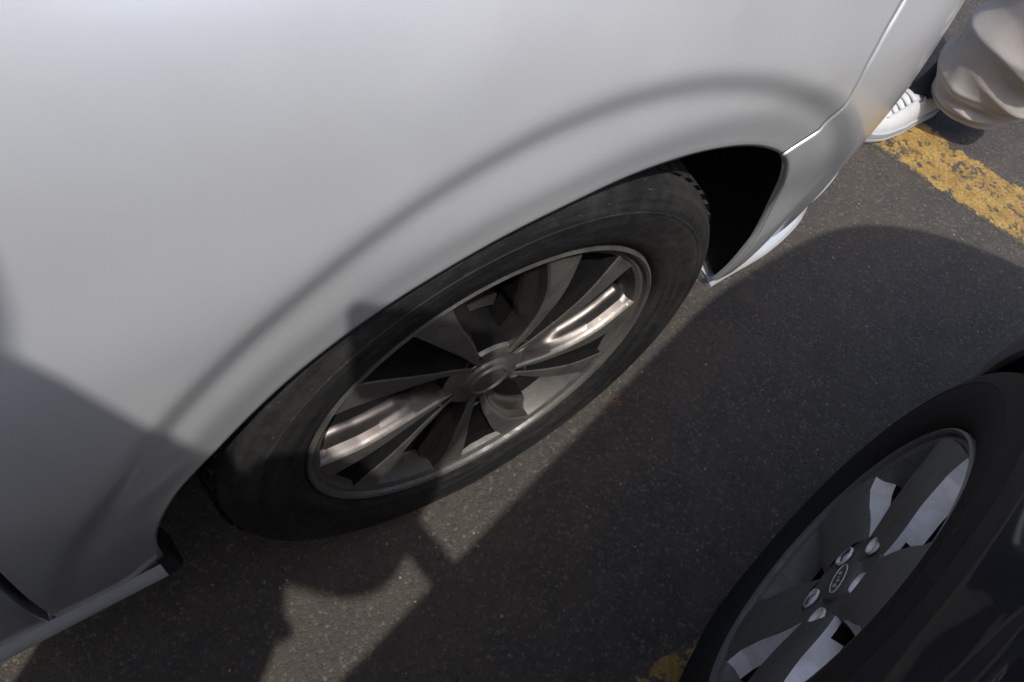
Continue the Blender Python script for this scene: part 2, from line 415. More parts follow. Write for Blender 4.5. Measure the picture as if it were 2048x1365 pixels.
    # closing panels
    P = T(np.array([(-.05, -3.2, .22), (2*XC+.05, -3.2, .22), (2*XC+.02, -3.2, zb), (bx, -3.2, zb)])); mesh('tailgate', P, [(0, 1, 2, 3)], paint, car, False, flip=mirror)
    P = T(np.array([(2*XC, -3.2, .22), (2*XC, .3, .22), (2*XC, .3, zb-.05), (2*XC, -3.2, zb)])); mesh('far_side_panel', P, [(0, 1, 2, 3)], paint, car, False, flip=mirror)
    P = T(np.array([(-.36, -3.2, .2), (2*XC, -3.2, .2), (2*XC, .8, .2), (-.36, .8, .2)])); mesh('underbody', P, [(0, 1, 2, 3)], m_black, car, False)
    P = T(np.array([(-.06, -3.2, .215), (-.36, -3.2, .205), (-.36, -.40, .205), (-.06, -.40, .215)])); mesh('underbody', P, [(0, 1, 2, 3)], m_black, car, False)
    # door mirror
    return fender, bumper

def seam1(r):
    rr = np.array([.43, .449, .487, .518, .547, .573, .62, .8]); pp = np.radians([48.0, 47.6, 46.4, 48.6, 51.2, 52.4, 53.5, 57.])
    return np.interp(r, rr, pp)
car1 = empty('parked_car', (-.9, 0, 0), 'silver car with a dusty dark alloy wheel under its rounded front arch', 'car', 'cars parked side by side')
T1 = lambda P: np.asarray(P, float)
zt1 = lambda s: .95-.17*sm(.1, 1.0, s)
build_car('silver', car1, T1, False, arch_fn(ARCH1, (0., .25)), (0., .25), seam1, .270, zt1, m_silver, 1., (-.490, .22))

# sill strip and chin strips of the silver car
def strip(name, path_top, path_out, drop, m, car, T, flip=False):
    pt, po = np.array(path_top), np.array(path_out)
    G = np.stack([pt, pt*.5+po*.5+V3(0, 0, .0015), po, po-V3(.001, 0, .003), po-V3(.012, 0, drop)], 1)
    return grid(name, T(G), m, car, flip=flip)
sy = np.r_[np.linspace(-3.1, -.6, 12), np.linspace(-.58, -.392, 20)]
top = S(sy, np.full(sy.shape, .278)); 
top[:, 0] -= .001
out = top.copy(); out[:, 0] += .008; out[:, 2] -= .020
sill = strip('door_sill', top, out, .02, m_silver, car1, T1)
# end cap and chipped upright of the sill at the arch
e0 = top[-1]; e1 = out[-1]
capv = [e0, e1, e1-V3(.012, 0, .02), e0-V3(.03, 0, .02), e0+V3(-.03, 0, .03), e0+V3(-.002, -.002, .035)]
cv = np.array(capv); cv2 = cv+V3(-.002, .014, 0)
mesh('sill_end_cap', np.r_[cv, cv2], [(0, 1, 7, 6), (1, 2, 8, 7), (2, 3, 9, 8), (3, 4, 10, 9), (4, 5, 11, 10), (5, 0, 6, 11), (6, 7, 8, 9, 10, 11)], m_black, car1, False)
def chin(pts, z0, taper):
    p = np.array(pts); t = np.linspace(0, 1, 24); k = np.linspace(0, 1, len(p))
    f = [pchip(k, p[:, i]) for i in (0, 1)]
    po = np.stack([f[0](t), f[1](t), np.full(24, z0)], 1)
    tx = np.gradient(po[:, 0]); ty = np.gradient(po[:, 1]); L = np.hypot(tx, ty)
    inn = np.stack([-ty/L, tx/L, 0*t], 1)
    pt = po+inn*.05+V3(0, 0, .016)
    return po, pt
for pts, nm in (([(-.010, .400), (-.012, .432), (-.015, .51), (-.034, .61), (-.062, .672)], 0), ([(-.060, .668), (-.066, .70), (-.080, .749), (-.100, .795), (-.16, .86), (-.26, .93)], 1)):
    po, pt = chin(pts, .25, 0)
    G = np.stack([pt, pt*.3+po*.7+V3(0, 0, .004), po, po-V3(.0, 0, .003), po-V3(.003, 0, .010), po-V3(.03, 0, .012)], 1)
    o = grid('bumper_chin_strip', G, m_silver, car1, flip=False)
    mesh('chin_strip_end', [G[0, 0], G[0, 2], G[0, 4], G[0, 5]], [(0, 1, 2, 3)], m_silver, car1, False)

# ------------------------------------------------------------------ wheels
def lathe(prof, n=128, a0=0.):
    """prof rows (r, out) -> points (out, right, up)"""
    th = np.linspace(0, 2*math.pi, n, endpoint=False)+a0
    p = np.array(prof)
    return np.stack([np.broadcast_to(p[None, :, 1], (n, len(p))), np.cos(th)[:, None]*p[None, :, 0], np.sin(th)[:, None]*p[None, :, 0]], -1)
def make_wheel(car, c, Nv, Rv, R, Rt, spec, tyre_m, mats, depth=.20):
    c = V3(*c); Nv = V3(*Nv); Rv = V3(*Rv); Z = V3(0, 0, 1)
    W = lambda P: c+np.asarray(P)[..., 0:1]*Nv+np.asarray(P)[..., 1:2]*Rv+np.asarray(P)[..., 2:3]*Z
    face_m, wall_m, pock_m, cap_m = mats
    # --- spoked face
    r0, r1 = spec['r0'], .935
    rs = np.linspace(r0, r1, 64)
    dish = pchip([0, .2, .35, .7, .935, 1.0], spec['dish'])
    rowsec = spec['section']       # function r -> list of (angle deg, depth, mat) over one sector, starting/ending at window walls
    all_v, all_f, fm = [], [], []
    for k in range(5):
        base = len(all_v); nc = None
        for r in rs:
            sec = rowsec(r); nc = len(sec)
            for (a, dp, mi) in sec:
                th = math.radians(a+72*k)
                o = dish(r)*1.0+dp
                all_v.append((o, R*r*math.cos(th), R*r*math.sin(th)))
        sec = rowsec(rs[0])
        for i in range(len(rs)-1):
            for j in range(nc-1):
                a = base+i*nc+j
                all_f.append((a, a+nc, a+nc+1, a+1)); fm.append(rowsec(rs[i])[j][2])
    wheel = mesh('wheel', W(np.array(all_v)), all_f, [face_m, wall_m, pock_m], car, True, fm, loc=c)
    sharp(wheel, 32)
    def add(nm, prof, m, n=128, **kw):
        o = grid(nm, W(lathe(prof, n)), m, wheel, closed=True, **kw); sharp(o, 30); return o
    d9 = float(dish(.935)); 
    # rim lip, and the barrel behind
    add('rim_lip', [(R*.905, d9-.05), (R*.912, d9-.012), (R*.925, d9-.002), (R*.945, d9+.001), (R*.965, d9+.001), (R*.972, d9+.006), (R*.985, d9+.0085), (R*.998, d9+.007), (R*1.004, d9+.001), (R*1.0, d9-.012)], face_m, 160)
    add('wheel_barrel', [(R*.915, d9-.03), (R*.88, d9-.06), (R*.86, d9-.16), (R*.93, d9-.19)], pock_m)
    hb = spec['hub']
    add('wheel_hub', hb, spec.get('hubmat', face_m), 80)
    add('hub_barrel', [(hb[-1][0]-.001, hb[-1][1]+.001), (hb[-1][0]+.002, hb[-1][1]-.02), (hb[-1][0]+.004, -.09)], pock_m, 64)  # hub side in near-black, painted-in shade behind the spokes
    add('brake_disc', [(R*.05, -.075), (R*.30, -.075), (R*.32, -.062), (R*.40, -.085), (R*.68, -.085), (R*.70, -.09), (R*.70, -.11)], m_rust, 80)
    # caliper
    v = []
    for a in np.radians(np.linspace(*spec['caliper'], 9)):
        for (rr, o) in ((.42, -.072), (.76, -.072), (.80, -.085), (.80, -.13), (.42, -.13)):
            v.append((o, R*rr*math.cos(a), R*rr*math.sin(a)))
    f = grid_faces(9, 5)+[(i*5+4, (i+1)*5+4, (i+1)*5, i*5) for i in range(8)]+[(0, 1, 2, 3, 4), (44, 43, 42, 41, 40)]
    mesh('brake_caliper', W(np.array(v)), f, m_rust, wheel, False)
    # --- tyre
    H = Rt-R; t0 = d9
    prof = [(R*.985, t0-.010), (R+.001, t0+.003), (R+.005, t0+.0085), (R+.011, t0+.0125), (R+.017, t0+.0150), (R+.024, t0+.0172),
            (R+H*.36, t0+.0192), (R+H*.44, t0+.0205), (R+H*.52, t0+.0212), (R+H*.605, t0+.0212), (R+H*.61, t0+.0217), (R+H*.63, t0+.0216), (R+H*.637, t0+.0207), (R+H*.74, t0+.0185), (R+H*.82, t0+.0148),
            (R+H*.835, t0+.0146), (R+H*.86, t0+.0128), (R+H*.92, t0+.005), (R+H*.965, t0-.008), (R+H*.99, t0-.022), (R+H*1.0, t0-.04),
            (R+H, t0-.060), (R+H-.007, t0-.0605), (R+H-.007, t0-.068), (R+H+.001, t0-.0685), (R+H+.001, t0-.105), (R+H-.007, t0-.1055), (R+H-.007, t0-.113), (R+H, t0-.1135), (R+H*.97, t0-.19), (R+H*.7, t0-.215), (R, t0-.2)]
    L = lathe(prof, 200)
    # contact patch: flatten and bulge
    zc = L[..., 2]; lim = -(c[2]-.0015)
    under = np.clip((-zc-(-lim)*.90)/(-lim*.10), 0, 1)
    L[..., 0] += .006*under*(L[..., 0] > t0-.03)
    L[..., 2] = np.maximum(zc, lim)
    # shoulder notches of the tread
    nn = 200
    tyre = grid('tyre', W(L), tyre_m, wheel, closed=True); sharp(tyre, 40)
    nb = 66; vv, ff = [], []
    for i in range(nb):
        a = 2*math.pi*i/nb; da = 2*math.pi/nb*.30
        q = []
        for (aa, rr, oo) in ((a-da, R+H*.955, t0-.004), (a+da, R+H*.955, t0-.004), (a+da+.02, R+H*1.006, t0-.045), (a-da+.02, R+H*1.006, t0-.045)):
            for lift in (0., .0035):
                zz_ = (rr+lift)*math.sin(aa)
                q.append((oo+lift, (rr+lift)*math.cos(aa), max(zz_, lim)))
        b = len(vv); vv += q
        ff += [(b+1, b+3, b+5, b+7), (b, b+1, b+7, b+6), (b+2, b+4, b+5, b+3), (b, b+2, b+3, b+1)]
    tb = mesh('tread_blocks', W(np.array(vv)), ff, tyre_m, wheel, False); tb['kind'] = 'stuff'
    if spec.get('text'):
        pass
    return wheel, W, dish

def sec1(r):
    # boundaries in degrees at radius r (sector centred near 59)
    A = np.interp(r, [.2, .3, .51, .73, .93, 1], [57, 61, 66, 72.5, 79, 80])
    B = np.interp(r, [.2, .3, .5, .75, 1], [46, 51, 57.5, 62, 67]); C_ = np.interp(r, [.2, .3, .5, .75, 1], [43, 43, 44, 46, 48])
    Dd = np.interp(r, [.2, .3, .5, .72, .87, .96], [33, 32, 33, 35, 35, 34])
    wl = np.interp(r, [.2, .41, .46, .50, .8, .87, .91, .935], [.6, 1.2, 4.5, 6.2, 6.0, 5.2, 2.5, 1.])
    e = .9/max(r, .2)*.5
    dd = -.055; wm = 1; pk = -np.interp(r, [.2, .34, .5, .85, .935], [.001, .005, .017, .017, .008])
    pm = (B-C_)*.5
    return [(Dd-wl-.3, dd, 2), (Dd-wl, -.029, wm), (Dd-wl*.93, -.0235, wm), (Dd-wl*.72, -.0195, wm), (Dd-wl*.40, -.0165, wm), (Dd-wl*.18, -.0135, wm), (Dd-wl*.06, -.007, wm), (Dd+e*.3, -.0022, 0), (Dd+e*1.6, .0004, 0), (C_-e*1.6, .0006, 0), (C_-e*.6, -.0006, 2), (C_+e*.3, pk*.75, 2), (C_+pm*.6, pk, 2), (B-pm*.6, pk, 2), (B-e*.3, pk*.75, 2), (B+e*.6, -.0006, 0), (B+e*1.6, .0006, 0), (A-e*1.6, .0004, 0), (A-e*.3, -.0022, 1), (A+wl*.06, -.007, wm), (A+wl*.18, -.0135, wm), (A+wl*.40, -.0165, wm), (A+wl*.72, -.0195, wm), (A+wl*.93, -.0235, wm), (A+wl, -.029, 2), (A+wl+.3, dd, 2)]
W1spec = dict(r0=.20, dish=[-.014, -.012, -.008, -.002, -.004, -.004], section=sec1,
              hub=[(.008, -.016), (.030, -.0165), (.0325, -.014), (.047, -.0135), (.053, -.0155), (.0555, -.020)], caliper=(186, 236))
wheel1, Wm1, dish1 = make_wheel(car1, (0, 0, .322), (1, 0, 0), (0, 1, 0), .228, .319, W1spec, m_tyre, (m_face, m_paintwheel, m_pocket, m_capwheel))
def ringed(wheel, W, nm, prof, m, n=64):
    o = grid(nm, W(lathe(prof, n)), m, wheel, closed=True); sharp(o, 30); return o
# centre cap with a raised ring
ringed(wheel1, Wm1, 'centre_cap', [(.0001, -.0045), (.012, -.0048), (.018, -.0055), (.0215, -.0068), (.0225, -.0050), (.0245, -.0042), (.0262, -.0052), (.0275, -.008), (.0305, -.0095), (.0325, -.0125), (.0330, -.020)], m_capwheel)
def place_on_wheel(W, ang, rad, out=0.):
    a = math.radians(ang); return (out, rad*math.cos(a), rad*math.sin(a))
def bolts(wheel, W, angs, rad, out, rb, m, recess_m, rec=True):
    for a in angs:
        cx, cy = rad*math.cos(math.radians(a)), rad*math.sin(math.radians(a))
        prof = [(.0001, out+.003), (rb*.55, out+.003), (rb*.62, out+.0015), (rb*.9, out+.001), (rb, out-.002), (rb*1.02, out-.006)]
        L = lathe(prof, 6); L[..., 1] += cx; L[..., 2] += cy
        mesh('wheel_bolt', W(L).reshape(-1, 3), grid_faces(6, len(prof), True), m, wheel, False)
        if rec:
            prof = [(rb*1.75, out+.0062), (rb*1.62, out+.0068), (rb*1.5, out+.005), (rb*1.35, out-.004)]
            L = lathe(prof, 28); L[..., 1] += cx; L[..., 2] += cy
            mesh('bolt_recess', W(L).reshape(-1, 3), grid_faces(28, len(prof), True), recess_m, wheel, True)
bolts(wheel1, Wm1, [41+72*k for k in range(5)], .056, -.0175, .0072, m_bolt, m_capwheel)

for (p, rr) in (((-.0158, .1682, .3248), .0026), ((-.0130, .185, .3317), .0020), ((-.0112, .2038, .3415), .0018)):
    L = lathe([(.0001, .0012), (rr*.6, .0010), (rr, 0.), (rr*1.02, -.002)], 14)
    mesh('cream_droplet', L.reshape(-1, 3)+V3(0, 0, 0)+np.array([p[0]+.0052, p[1], p[2]]), grid_faces(14, 4, True), m_drop, wheel1)
# ------------------------------------------------------------------ the dark navy car
YAW = .2609; c2 = V3(.3732, .2268, .2864)
N2 = V3(-math.cos(YAW), -math.sin(YAW), 0); U2 = V3(-math.sin(YAW), math.cos(YAW), 0)
O2 = V3(c2[0], c2[1], 0)
T2 = lambda P: O2+(np.asarray(P)[..., 0:1]-.045*sm(.12, .50, np.asarray(P)[..., 1:2]))*N2+np.asarray(P)[..., 1:2]*U2+np.asarray(P)[..., 2:3]*V3(0, 0, 1)
car2 = empty('parked_car', tuple(O2-N2*.9), 'dark navy car with a silver five-spoke wheel at the lower right corner', 'car', 'cars parked side by side')
arch2 = lambda ph: np.full(np.shape(ph), .325)+.0*np.asarray(ph)
zt2 = lambda s: .93-.12*sm(.1, 1.0, s)
build_car('navy', car2, T2, True, arch2, (0., .272), lambda r: np.full(np.shape(r), math.radians(48)), .20, zt2, m_navy, .6, (-.50, .1))

def sec2(r):
    # five wide spokes, centre 69 deg
    hw = np.interp(r, [.3, .42, .6, .8, .935], [35, 29, 21.5, 17, 18])
    wl = np.interp(r, [.3, .42, .6, .8, .935], [1., 2, 3.5, 4, 3]); wb = 1 if r > .44 else 2
    c0 = 69; dd = -.060; cr = .004
    e = 1.6
    return [(c0-hw-wl-.4, dd, 2), (c0-hw-wl, -.022, wb), (c0-hw-wl*.1, -.009, 1), (c0-hw+e*.4, -.001, 0), (c0-hw+e*1.6, .001, 0), (c0-hw*.5, cr, 0), (c0, cr*1.2, 0), (c0+hw*.5, cr, 0), (c0+hw-e*1.6, .001, 0), (c0+hw-e*.4, -.001, 1), (c0+hw+wl*.1, -.009, wb), (c0+hw+wl, -.022, 2), (c0+hw+wl+.4, dd, 2)]
W2spec = dict(r0=.30, dish=[-.020, -.019, -.016, -.006, -.004, -.004], section=sec2,
              hub=[(.0001, -.0192), (.050, -.0192), (.0655, -.0155), (.069, -.03), (.069, -.07)], caliper=(200, 260), hubmat=m_alloy2face)
wheel2, Wm2, dish2 = make_wheel(car2, c2, N2, -U2, .210, .297, W2spec, m_tyre2, (m_alloy2face, m_alloy2, m_pocket, m_alloy2face))
# lug pockets: open cups whose upper-facing wall catches the light
for a in [69+72*k for k in range(5)]:
    rad, rb = .0555, .0125
    cx, cy = rad*math.cos(math.radians(a)), rad*math.sin(math.radians(a))
    prof = [(rb*1.12, -.0165), (rb*1.08, -.0135), (rb*.98, -.0140), (rb*.80, -.0185)]
    L = lathe(prof, 28); L[..., 1] += cx; L[..., 2] += cy
    mesh('bolt_pocket', Wm2(L).reshape(-1, 3), grid_faces(28, 4, True), m_alloy2, wheel2, True)
    prof = [(.0001, -.0160), (rb*.45, -.0162), (rb*.55, -.0175), (rb*.85, -.0185)]
    L = lathe(prof, 6); L[..., 1] += cx; L[..., 2] += cy
    mesh('wheel_bolt', Wm2(L).reshape(-1, 3), grid_faces(6, 4, True), m_alloy2, wheel2, False)
ringed(wheel2, Wm2, 'centre_cap', [(.0001, -.0125), (.020, -.0128), (.0265, -.0138), (.0285, -.0150), (.0295, -.0195)], m_alloy2face)
# oval emblem with slanting script strokes on the cap
def tube_on(W, pts, rr, out, m, wheel, nm, n=8, closed=False):
    pts = np.array(pts, float); k = len(pts); vs = []
    for i in range(k):
        t = pts[(i+1) % k]-pts[i-1] if closed else pts[min(i+1, k-1)]-pts[max(i-1, 0)]
        t /= np.linalg.norm(t)+1e-9; nn = np.array([-t[1], t[0]])
        for j in range(n):
            a = 2*math.pi*j/n
            q = pts[i]+nn*math.cos(a)*rr; vs.append((out+math.sin(a)*rr, q[0], q[1]))
    f = grid_faces(k, n, closed)
    f2 = []
    for (a, b, c_, d) in f: f2.append((a, b, c_, d))
    for i in range(k if closed else k-1): f2.append((i*n+n-1, ((i+1) % k)*n+n-1, ((i+1) % k)*n, i*n))
    return mesh(nm, W(np.array(vs)), f2, m, wheel, True)
rot = math.radians(200)
Rm = np.array([[math.cos(rot), -math.sin(rot)], [math.sin(rot), math.cos(rot)]])
th = np.linspace(0, 2*math.pi, 40, endpoint=False)
tube_on(Wm2, (np.stack([.0235*np.cos(th), .0125*np.sin(th)], 1))@Rm.T, .0007, -.0128, m_alloy2, wheel2, 'emblem_ring', closed=True)
for st in ([(-.017, -.004), (-.014, .003), (-.010, .0065), (-.0065, .005), (-.009, .0035)], [(-.0135, .001), (-.009, .002)],
           [(-.0055, -.0028), (-.0068, 0), (-.0045, .0022), (-.0025, .0005), (-.0040, -.0026), (-.0055, -.0028)],
           [(.0005, -.003), (.0022, .002), (.0045, .0022)], [(.0075, -.003), (.0060, -.0002), (.0085, .0022), (.0100, 0), (.0078, -.003)], [(.0098, -.003), (.0135, .0065)]):
    tube_on(Wm2, np.array(st)@Rm.T, .0006, -.0126, m_alloy2, wheel2, 'emblem_letter')

# door mirrors
def door_mirror(car, T, paint, flip, s0=-.68, z0=1.01, xo=.02):
    prof = np.linspace(0, math.pi, 13); ring = np.linspace(0, 2*math.pi, 24, endpoint=False)
    G = []
    for t in prof:
        k = math.sin(t)**.55; xx = xo+.105-.105*math.cos(t)
        G.append([(xx, s0+.045*k*math.cos(a)*(1 if math.cos(a) > 0 else 1.35), z0+.068*k*math.sin(a)) for a in ring])
    G = np.array(G)
    o = grid('door_mirror', T(np.transpose(G, (1, 0, 2))), paint, car, closed=True, flip=flip)
    a = [(-.10, s0-.012, z0-.09), (-.10, s0+.03, z0-.09), (xo+.05, s0+.025, z0-.03), (xo+.05, s0-.01, z0-.03), (-.10, s0-.012, z0-.06), (-.10, s0+.03, z0-.06), (xo+.05, s0+.025, z0+.0), (xo+.05, s0-.01, z0+.0)]
    mesh('mirror_arm', T(np.array(a)), [(0, 3, 2, 1), (4, 5, 6, 7), (0, 4, 7, 3), (1, 2, 6, 5)], m_black, o, False)
    return o
door_mirror(car2, T2, m_navy, True, s0=-.565, z0=.99)
door_mirror(car1, T1, m_silver, False, s0=-.80)

# ------------------------------------------------------------------ ground
def sheet(name, pts, z, m, uv=None):
    o = mesh(name, [(p[0], p[1], z) for p in pts], [tuple(range(len(pts)))], m, None, False)
    return o
g = sheet('ground', [(-60, -60), (60, -60), (60, 60), (-60, 60)], 0, m_asph); tag(g, kind='structure')
def stripe(name, p0, p1, width, z, label):
    p0, p1 = np.array(p0), np.array(p1); d = (p1-p0)/np.linalg.norm(p1-p0); n = np.array([-d[1], d[0]])
    k = 60; vs, fs = [], []
    for i in range(k+1):
        c_ = p0+(p1-p0)*i/k
        for j in (0, 1): vs.append((*(c_+n*width*(j-.5)), z))
    for i in range(k): fs.append((2*i, 2*i+2, 2*i+3, 2*i+1))
    o = mesh(name, vs, fs, m_yel, None, False)
    uvl = o.data.uv_layers.new(name='UVMap')
    for p in o.data.polygons:
        for li in p.loop_indices:
            v = o.data.loops[li].vertex_index; uvl.data[li].uv = (v//2/k*(np.linalg.norm(p1-p0)), v % 2)
    return tag(o, label, 'road marking', kind='structure')
stripe('road_marking', (-2.4, .92), (1.9, 1.78), .19, .0006, 'worn yellow painted line crossing the asphalt under the white sneaker')
dv = np.array([.11, .99]); dv /= np.linalg.norm(dv)
q0 = np.array([.355, .03])+np.array([.06, 0])
stripe('road_marking', tuple(q0-dv*3.2), tuple(q0+dv*1.0), .11, .0006, 'dim worn yellow painted line disappearing under the dark navy car\'s tyre')

# grit scattered on the asphalt, and one dry leaf scrap
bm = bmesh.new()
for i in range(420):
    x, y = RNG.uniform(-.35, .95), RNG.uniform(-.6, 2.0); s_ = RNG.uniform(.0009, .0026)
    if i > 395: s_ *= 1.5
    M = Matrix.Translation((x, y, s_*.5)) @ Matrix.Rotation(RNG.uniform(0, 6), 4, 'Z') @ Matrix.Diagonal((s_, s_*RNG.uniform(.6, 1.), s_*.7, 1))
    bmesh.ops.create_icosphere(bm, subdivisions=1, radius=1, matrix=M)
me = bpy.data.meshes.new('grit'); bm.to_mesh(me); bm.free(); me.materials.append(m_grit)
go = bpy.data.objects.new('grit', me); COL.objects.link(go); tag(go, 'pale crumbs of grit scattered over the asphalt', 'grit', kind='stuff')

tx, ty = 0.0014, 0.2830
tw = None; vs, fs = [], []
for (a, L_, ox, oy) in ((.3, .016, 0, 0), (1.4, .012, .004, -.002), (2.5, .009, -.003, .004), (.9, .007, .008, .006), (1.9, .010, .002, .007)):
    b = len(vs); c_, s_ = math.cos(a), math.sin(a); q = .0009
    for t, h_ in ((0, .0008), (.5, .0030), (1, .0016)):
        for (u_, v_) in ((-q, 0), (q, 0), (0, q*1.6)):
            vs.append((tx+ox+c_*L_*t-s_*u_, ty+oy+s_*L_*t+c_*u_, h_+v_))
    for i in (0, 3):
        for j in range(3): fs.append((b+i+j, b+i+(j+1) % 3, b+i+3+(j+1) % 3, b+i+3+j))
    fs += [(b, b+2, b+1), (b+6, b+7, b+8)]
tw = mesh('dry_twig', vs, fs, m_twig, None, False, loc=(tx, ty, 0)); tag(tw, 'tiny orange scrap of dry twig on the asphalt beside the dusty tyre', 'twig')
#PEOPLE
# ------------------------------------------------------------------ people
def skin_mesh(name, verts, edges, radii, m, parent, lv=2, root=0):
    base = world_loc(parent)
    me = bpy.data.meshes.new(name); me.from_pydata([tuple(V3(*v)-base) for v in verts], edges, []); me.materials.append(m)
    o = bpy.data.objects.new(name, me); COL.objects.link(o); o.parent = parent
    md = o.modifiers.new('skin', 'SKIN'); md.use_smooth_shade = True
    lay = me.skin_vertices[0].data if me.skin_vertices else None
    if lay is None:
        bm = bmesh.new(); bm.from_mesh(me); bm.verts.layers.skin.verify(); bm.to_mesh(me); bm.free(); lay = me.skin_vertices[0].data
    for i, r in enumerate(radii):
        lay[i].radius = (r, r) if np.isscalar(r) else r; lay[i].use_root = (i == root)
    s_ = o.modifiers.new('sub', 'SUBSURF'); s_.levels = lv; s_.render_levels = lv
    return o
class Rig:
    def __init__(s): s.v = []; s.e = []; s.r = []; s.k = {}
    def add(s, nm, p, r, par=None):
        s.k[nm] = len(s.v); s.v.append(tuple(p)); s.r.append(r)
        if par is not None: s.e.append((s.k[par], s.k[nm]))
def lerp(a, b, t): return V3(*a)*(1-t)+V3(*b)*t
def head(parent, c, look, up, rad=.092):
    c, look, up = V3(*c), V3(*look), V3(*up); look /= np.linalg.norm(look); side = np.cross(look, up); side /= np.linalg.norm(side); up = np.cross(side, look)
    vs = []; nu, nv = 40, 28
    for i in range(nu):
        a = 2*math.pi*i/nu
        for j in range(nv):
            b = -math.pi/2+math.pi*j/(nv-1)
            x, y, z = math.cos(b)*math.sin(a), math.cos(b)*math.cos(a), math.sin(b)
            px, py, pz = x*.078*(1-.18*max(0, -z)), y*.098, z*.118
            f = max(0, y)**6
            g = lambda x0, z0, w_: math.exp(-((x-x0)**2+(z-z0)**2)/w_)
            py += .020*g(0, -.12, .012)+.010*g(0, .05, .01)-.008*g(.33, .10, .012)*(y > 0)-.008*g(-.33, .10, .012)*(y > 0)+.006*g(0, -.46, .02)*(y > 0)+.008*g(0, -.78, .03)
            py = py if y > 0 else y*.098
            px += .012*math.copysign(1, x)*math.exp(-((y+.05)**2+(z+.05)**2)/.02)*(abs(x) > .8)
            vs.append(c+side*px+look*py+up*pz)
    return vs, grid_faces(nu, nv, True), (c, look, side, up)
def make_person(root, J, skin, top_m, leg_m, shoe_m, sock_m, detail=True):
    R = Rig()
    R.add('pelvis', J['pelvis'], (.13, .10)); R.add('waist', lerp(J['pelvis'], J['chest'], .45), (.125, .095), 'pelvis')
    R.add('chest', J['chest'], (.145, .105), 'waist'); R.add('collar', lerp(J['chest'], J['neck'], .75), (.08, .07), 'chest')
    R.add('neck', J['neck'], .052, 'collar'); R.add('skull', J['head'], .06, 'neck')
    for s_ in 'LR':
        R.add('sh'+s_, J['sh'+s_], .058, 'collar'); R.add('el'+s_, J['el'+s_], .040, 'sh'+s_)
        R.add('wr'+s_, J['wr'+s_], .026, 'el'+s_)
        R.add('hip'+s_, J['hip'+s_], .088, 'pelvis'); R.add('kn'+s_, J['kn'+s_], .056, 'hip'+s_); R.add('an'+s_, J['an'+s_], .038, 'kn'+s_)
        # palm and five fingers
        wr = V3(*J['wr'+s_]); d = wr-V3(*J['el'+s_]); d /= np.linalg.norm(d); pn = V3(*J['palm'+s_]); pn = pn-d*(pn@d); pn /= np.linalg.norm(pn); sd_ = np.cross(d, pn)*(1 if s_ == 'L' else -1)
        R.add('pa'+s_, wr+d*.045, (.034, .016), 'wr'+s_); R.add('pb'+s_, wr+d*.078, (.036, .014), 'pa'+s_)
        for q in range(4):
            o_ = sd_*(q-1.5)*.019; L_ = (.062, .072, .067, .052)[q]
            a1 = wr+d*.088+o_; a2 = a1+(d*.75+pn*.65)*L_*.45; a3 = a2+(d*.15+pn)*L_*.35; a4 = a3+(-d*.4+pn*.8)*L_*.28
            R.add('f%d0'%q+s_, a1, .0105, 'pb'+s_); R.add('f%d1'%q+s_, a2, .0095, 'f%d0'%q+s_); R.add('f%d2'%q+s_, a3, .0085, 'f%d1'%q+s_); R.add('f%d3'%q+s_, a4, .0075, 'f%d2'%q+s_)
        t1 = wr+d*.03-sd_*.035; t2 = t1+(d*.6-sd_*.5+pn*.5)*.035; t3 = t2+(d*.7+pn*.5)*.03
        R.add('t1'+s_, t1, .014, 'pa'+s_); R.add('t2'+s_, t2, .011, 't1'+s_); R.add('t3'+s_, t3, .009, 't2'+s_)
    body = skin_mesh('body', R.v, R.e, R.r, skin, root, 2)
    vs, fs, fr = head(root, J['head'], J['look'], J['up'])
    c, look, side, up = fr
    hd = mesh('head', vs, fs, skin, body)
    hv = []
    for v in vs:
        q = v-c; y, z = q@look, q@up
        k = 1.10 if (z > .045 or (y < .02 and z > -.07)) else .93
        hv.append(c+q*k)
    mesh('hair', hv, fs, m_hair, hd)
    for s_ in (-1, 1):
        L = [(c+look*.088+side*.029*s_+up*.012+(look*math.cos(b)+0*up)*.004+(side*math.cos(a)+up*math.sin(a)*.6)*.011*math.sin(b)) for a in np.linspace(0, 2*math.pi, 10, endpoint=False) for b in np.linspace(0, 1.5, 4)]
        mesh('eye', L, grid_faces(10, 4, True), m_white, hd)
    # jacket
    K = Rig(); K.add('a', lerp(J['pelvis'], J['chest'], .05), (.15, .12)); K.add('b', lerp(J['pelvis'], J['chest'], .5), (.145, .115), 'a'); K.add('c', J['chest'], (.165, .125), 'b'); K.add('d', lerp(J['chest'], J['neck'], .72), (.10, .085), 'c')
    for s_ in 'LR':
        K.add('s'+s_, J['sh'+s_], .072, 'd'); K.add('m'+s_, lerp(J['sh'+s_], J['el'+s_], .5), .072, 's'+s_); K.add('e'+s_, J['el'+s_], .062, 'm'+s_); K.add('w'+s_, lerp(J['el'+s_], J['wr'+s_], .93), .040, 'e'+s_)
    skin_mesh('jacket', K.v, K.e, K.r, top_m, body, 2)
    K = Rig(); K.add('a', lerp(J['pelvis'], J['chest'], .12), (.135, .11)); K.add('p', J['pelvis'], (.15, .12), 'a')
    for s_ in J['legs']:
        K.add('h'+s_, J['hip'+s_], .105, 'p'); K.add('t'+s_, lerp(J['hip'+s_], J['kn'+s_], .5), .092, 'h'+s_); K.add('k'+s_, J['kn'+s_], .078, 't'+s_); K.add('c'+s_, lerp(J['kn'+s_], J['an'+s_], .5), .07, 'k'+s_); K.add('a'+s_, lerp(J['kn'+s_], J['an'+s_], .93), .062, 'c'+s_)
    skin_mesh('trousers', K.v, K.e, K.r, leg_m, body, 2)
    return body
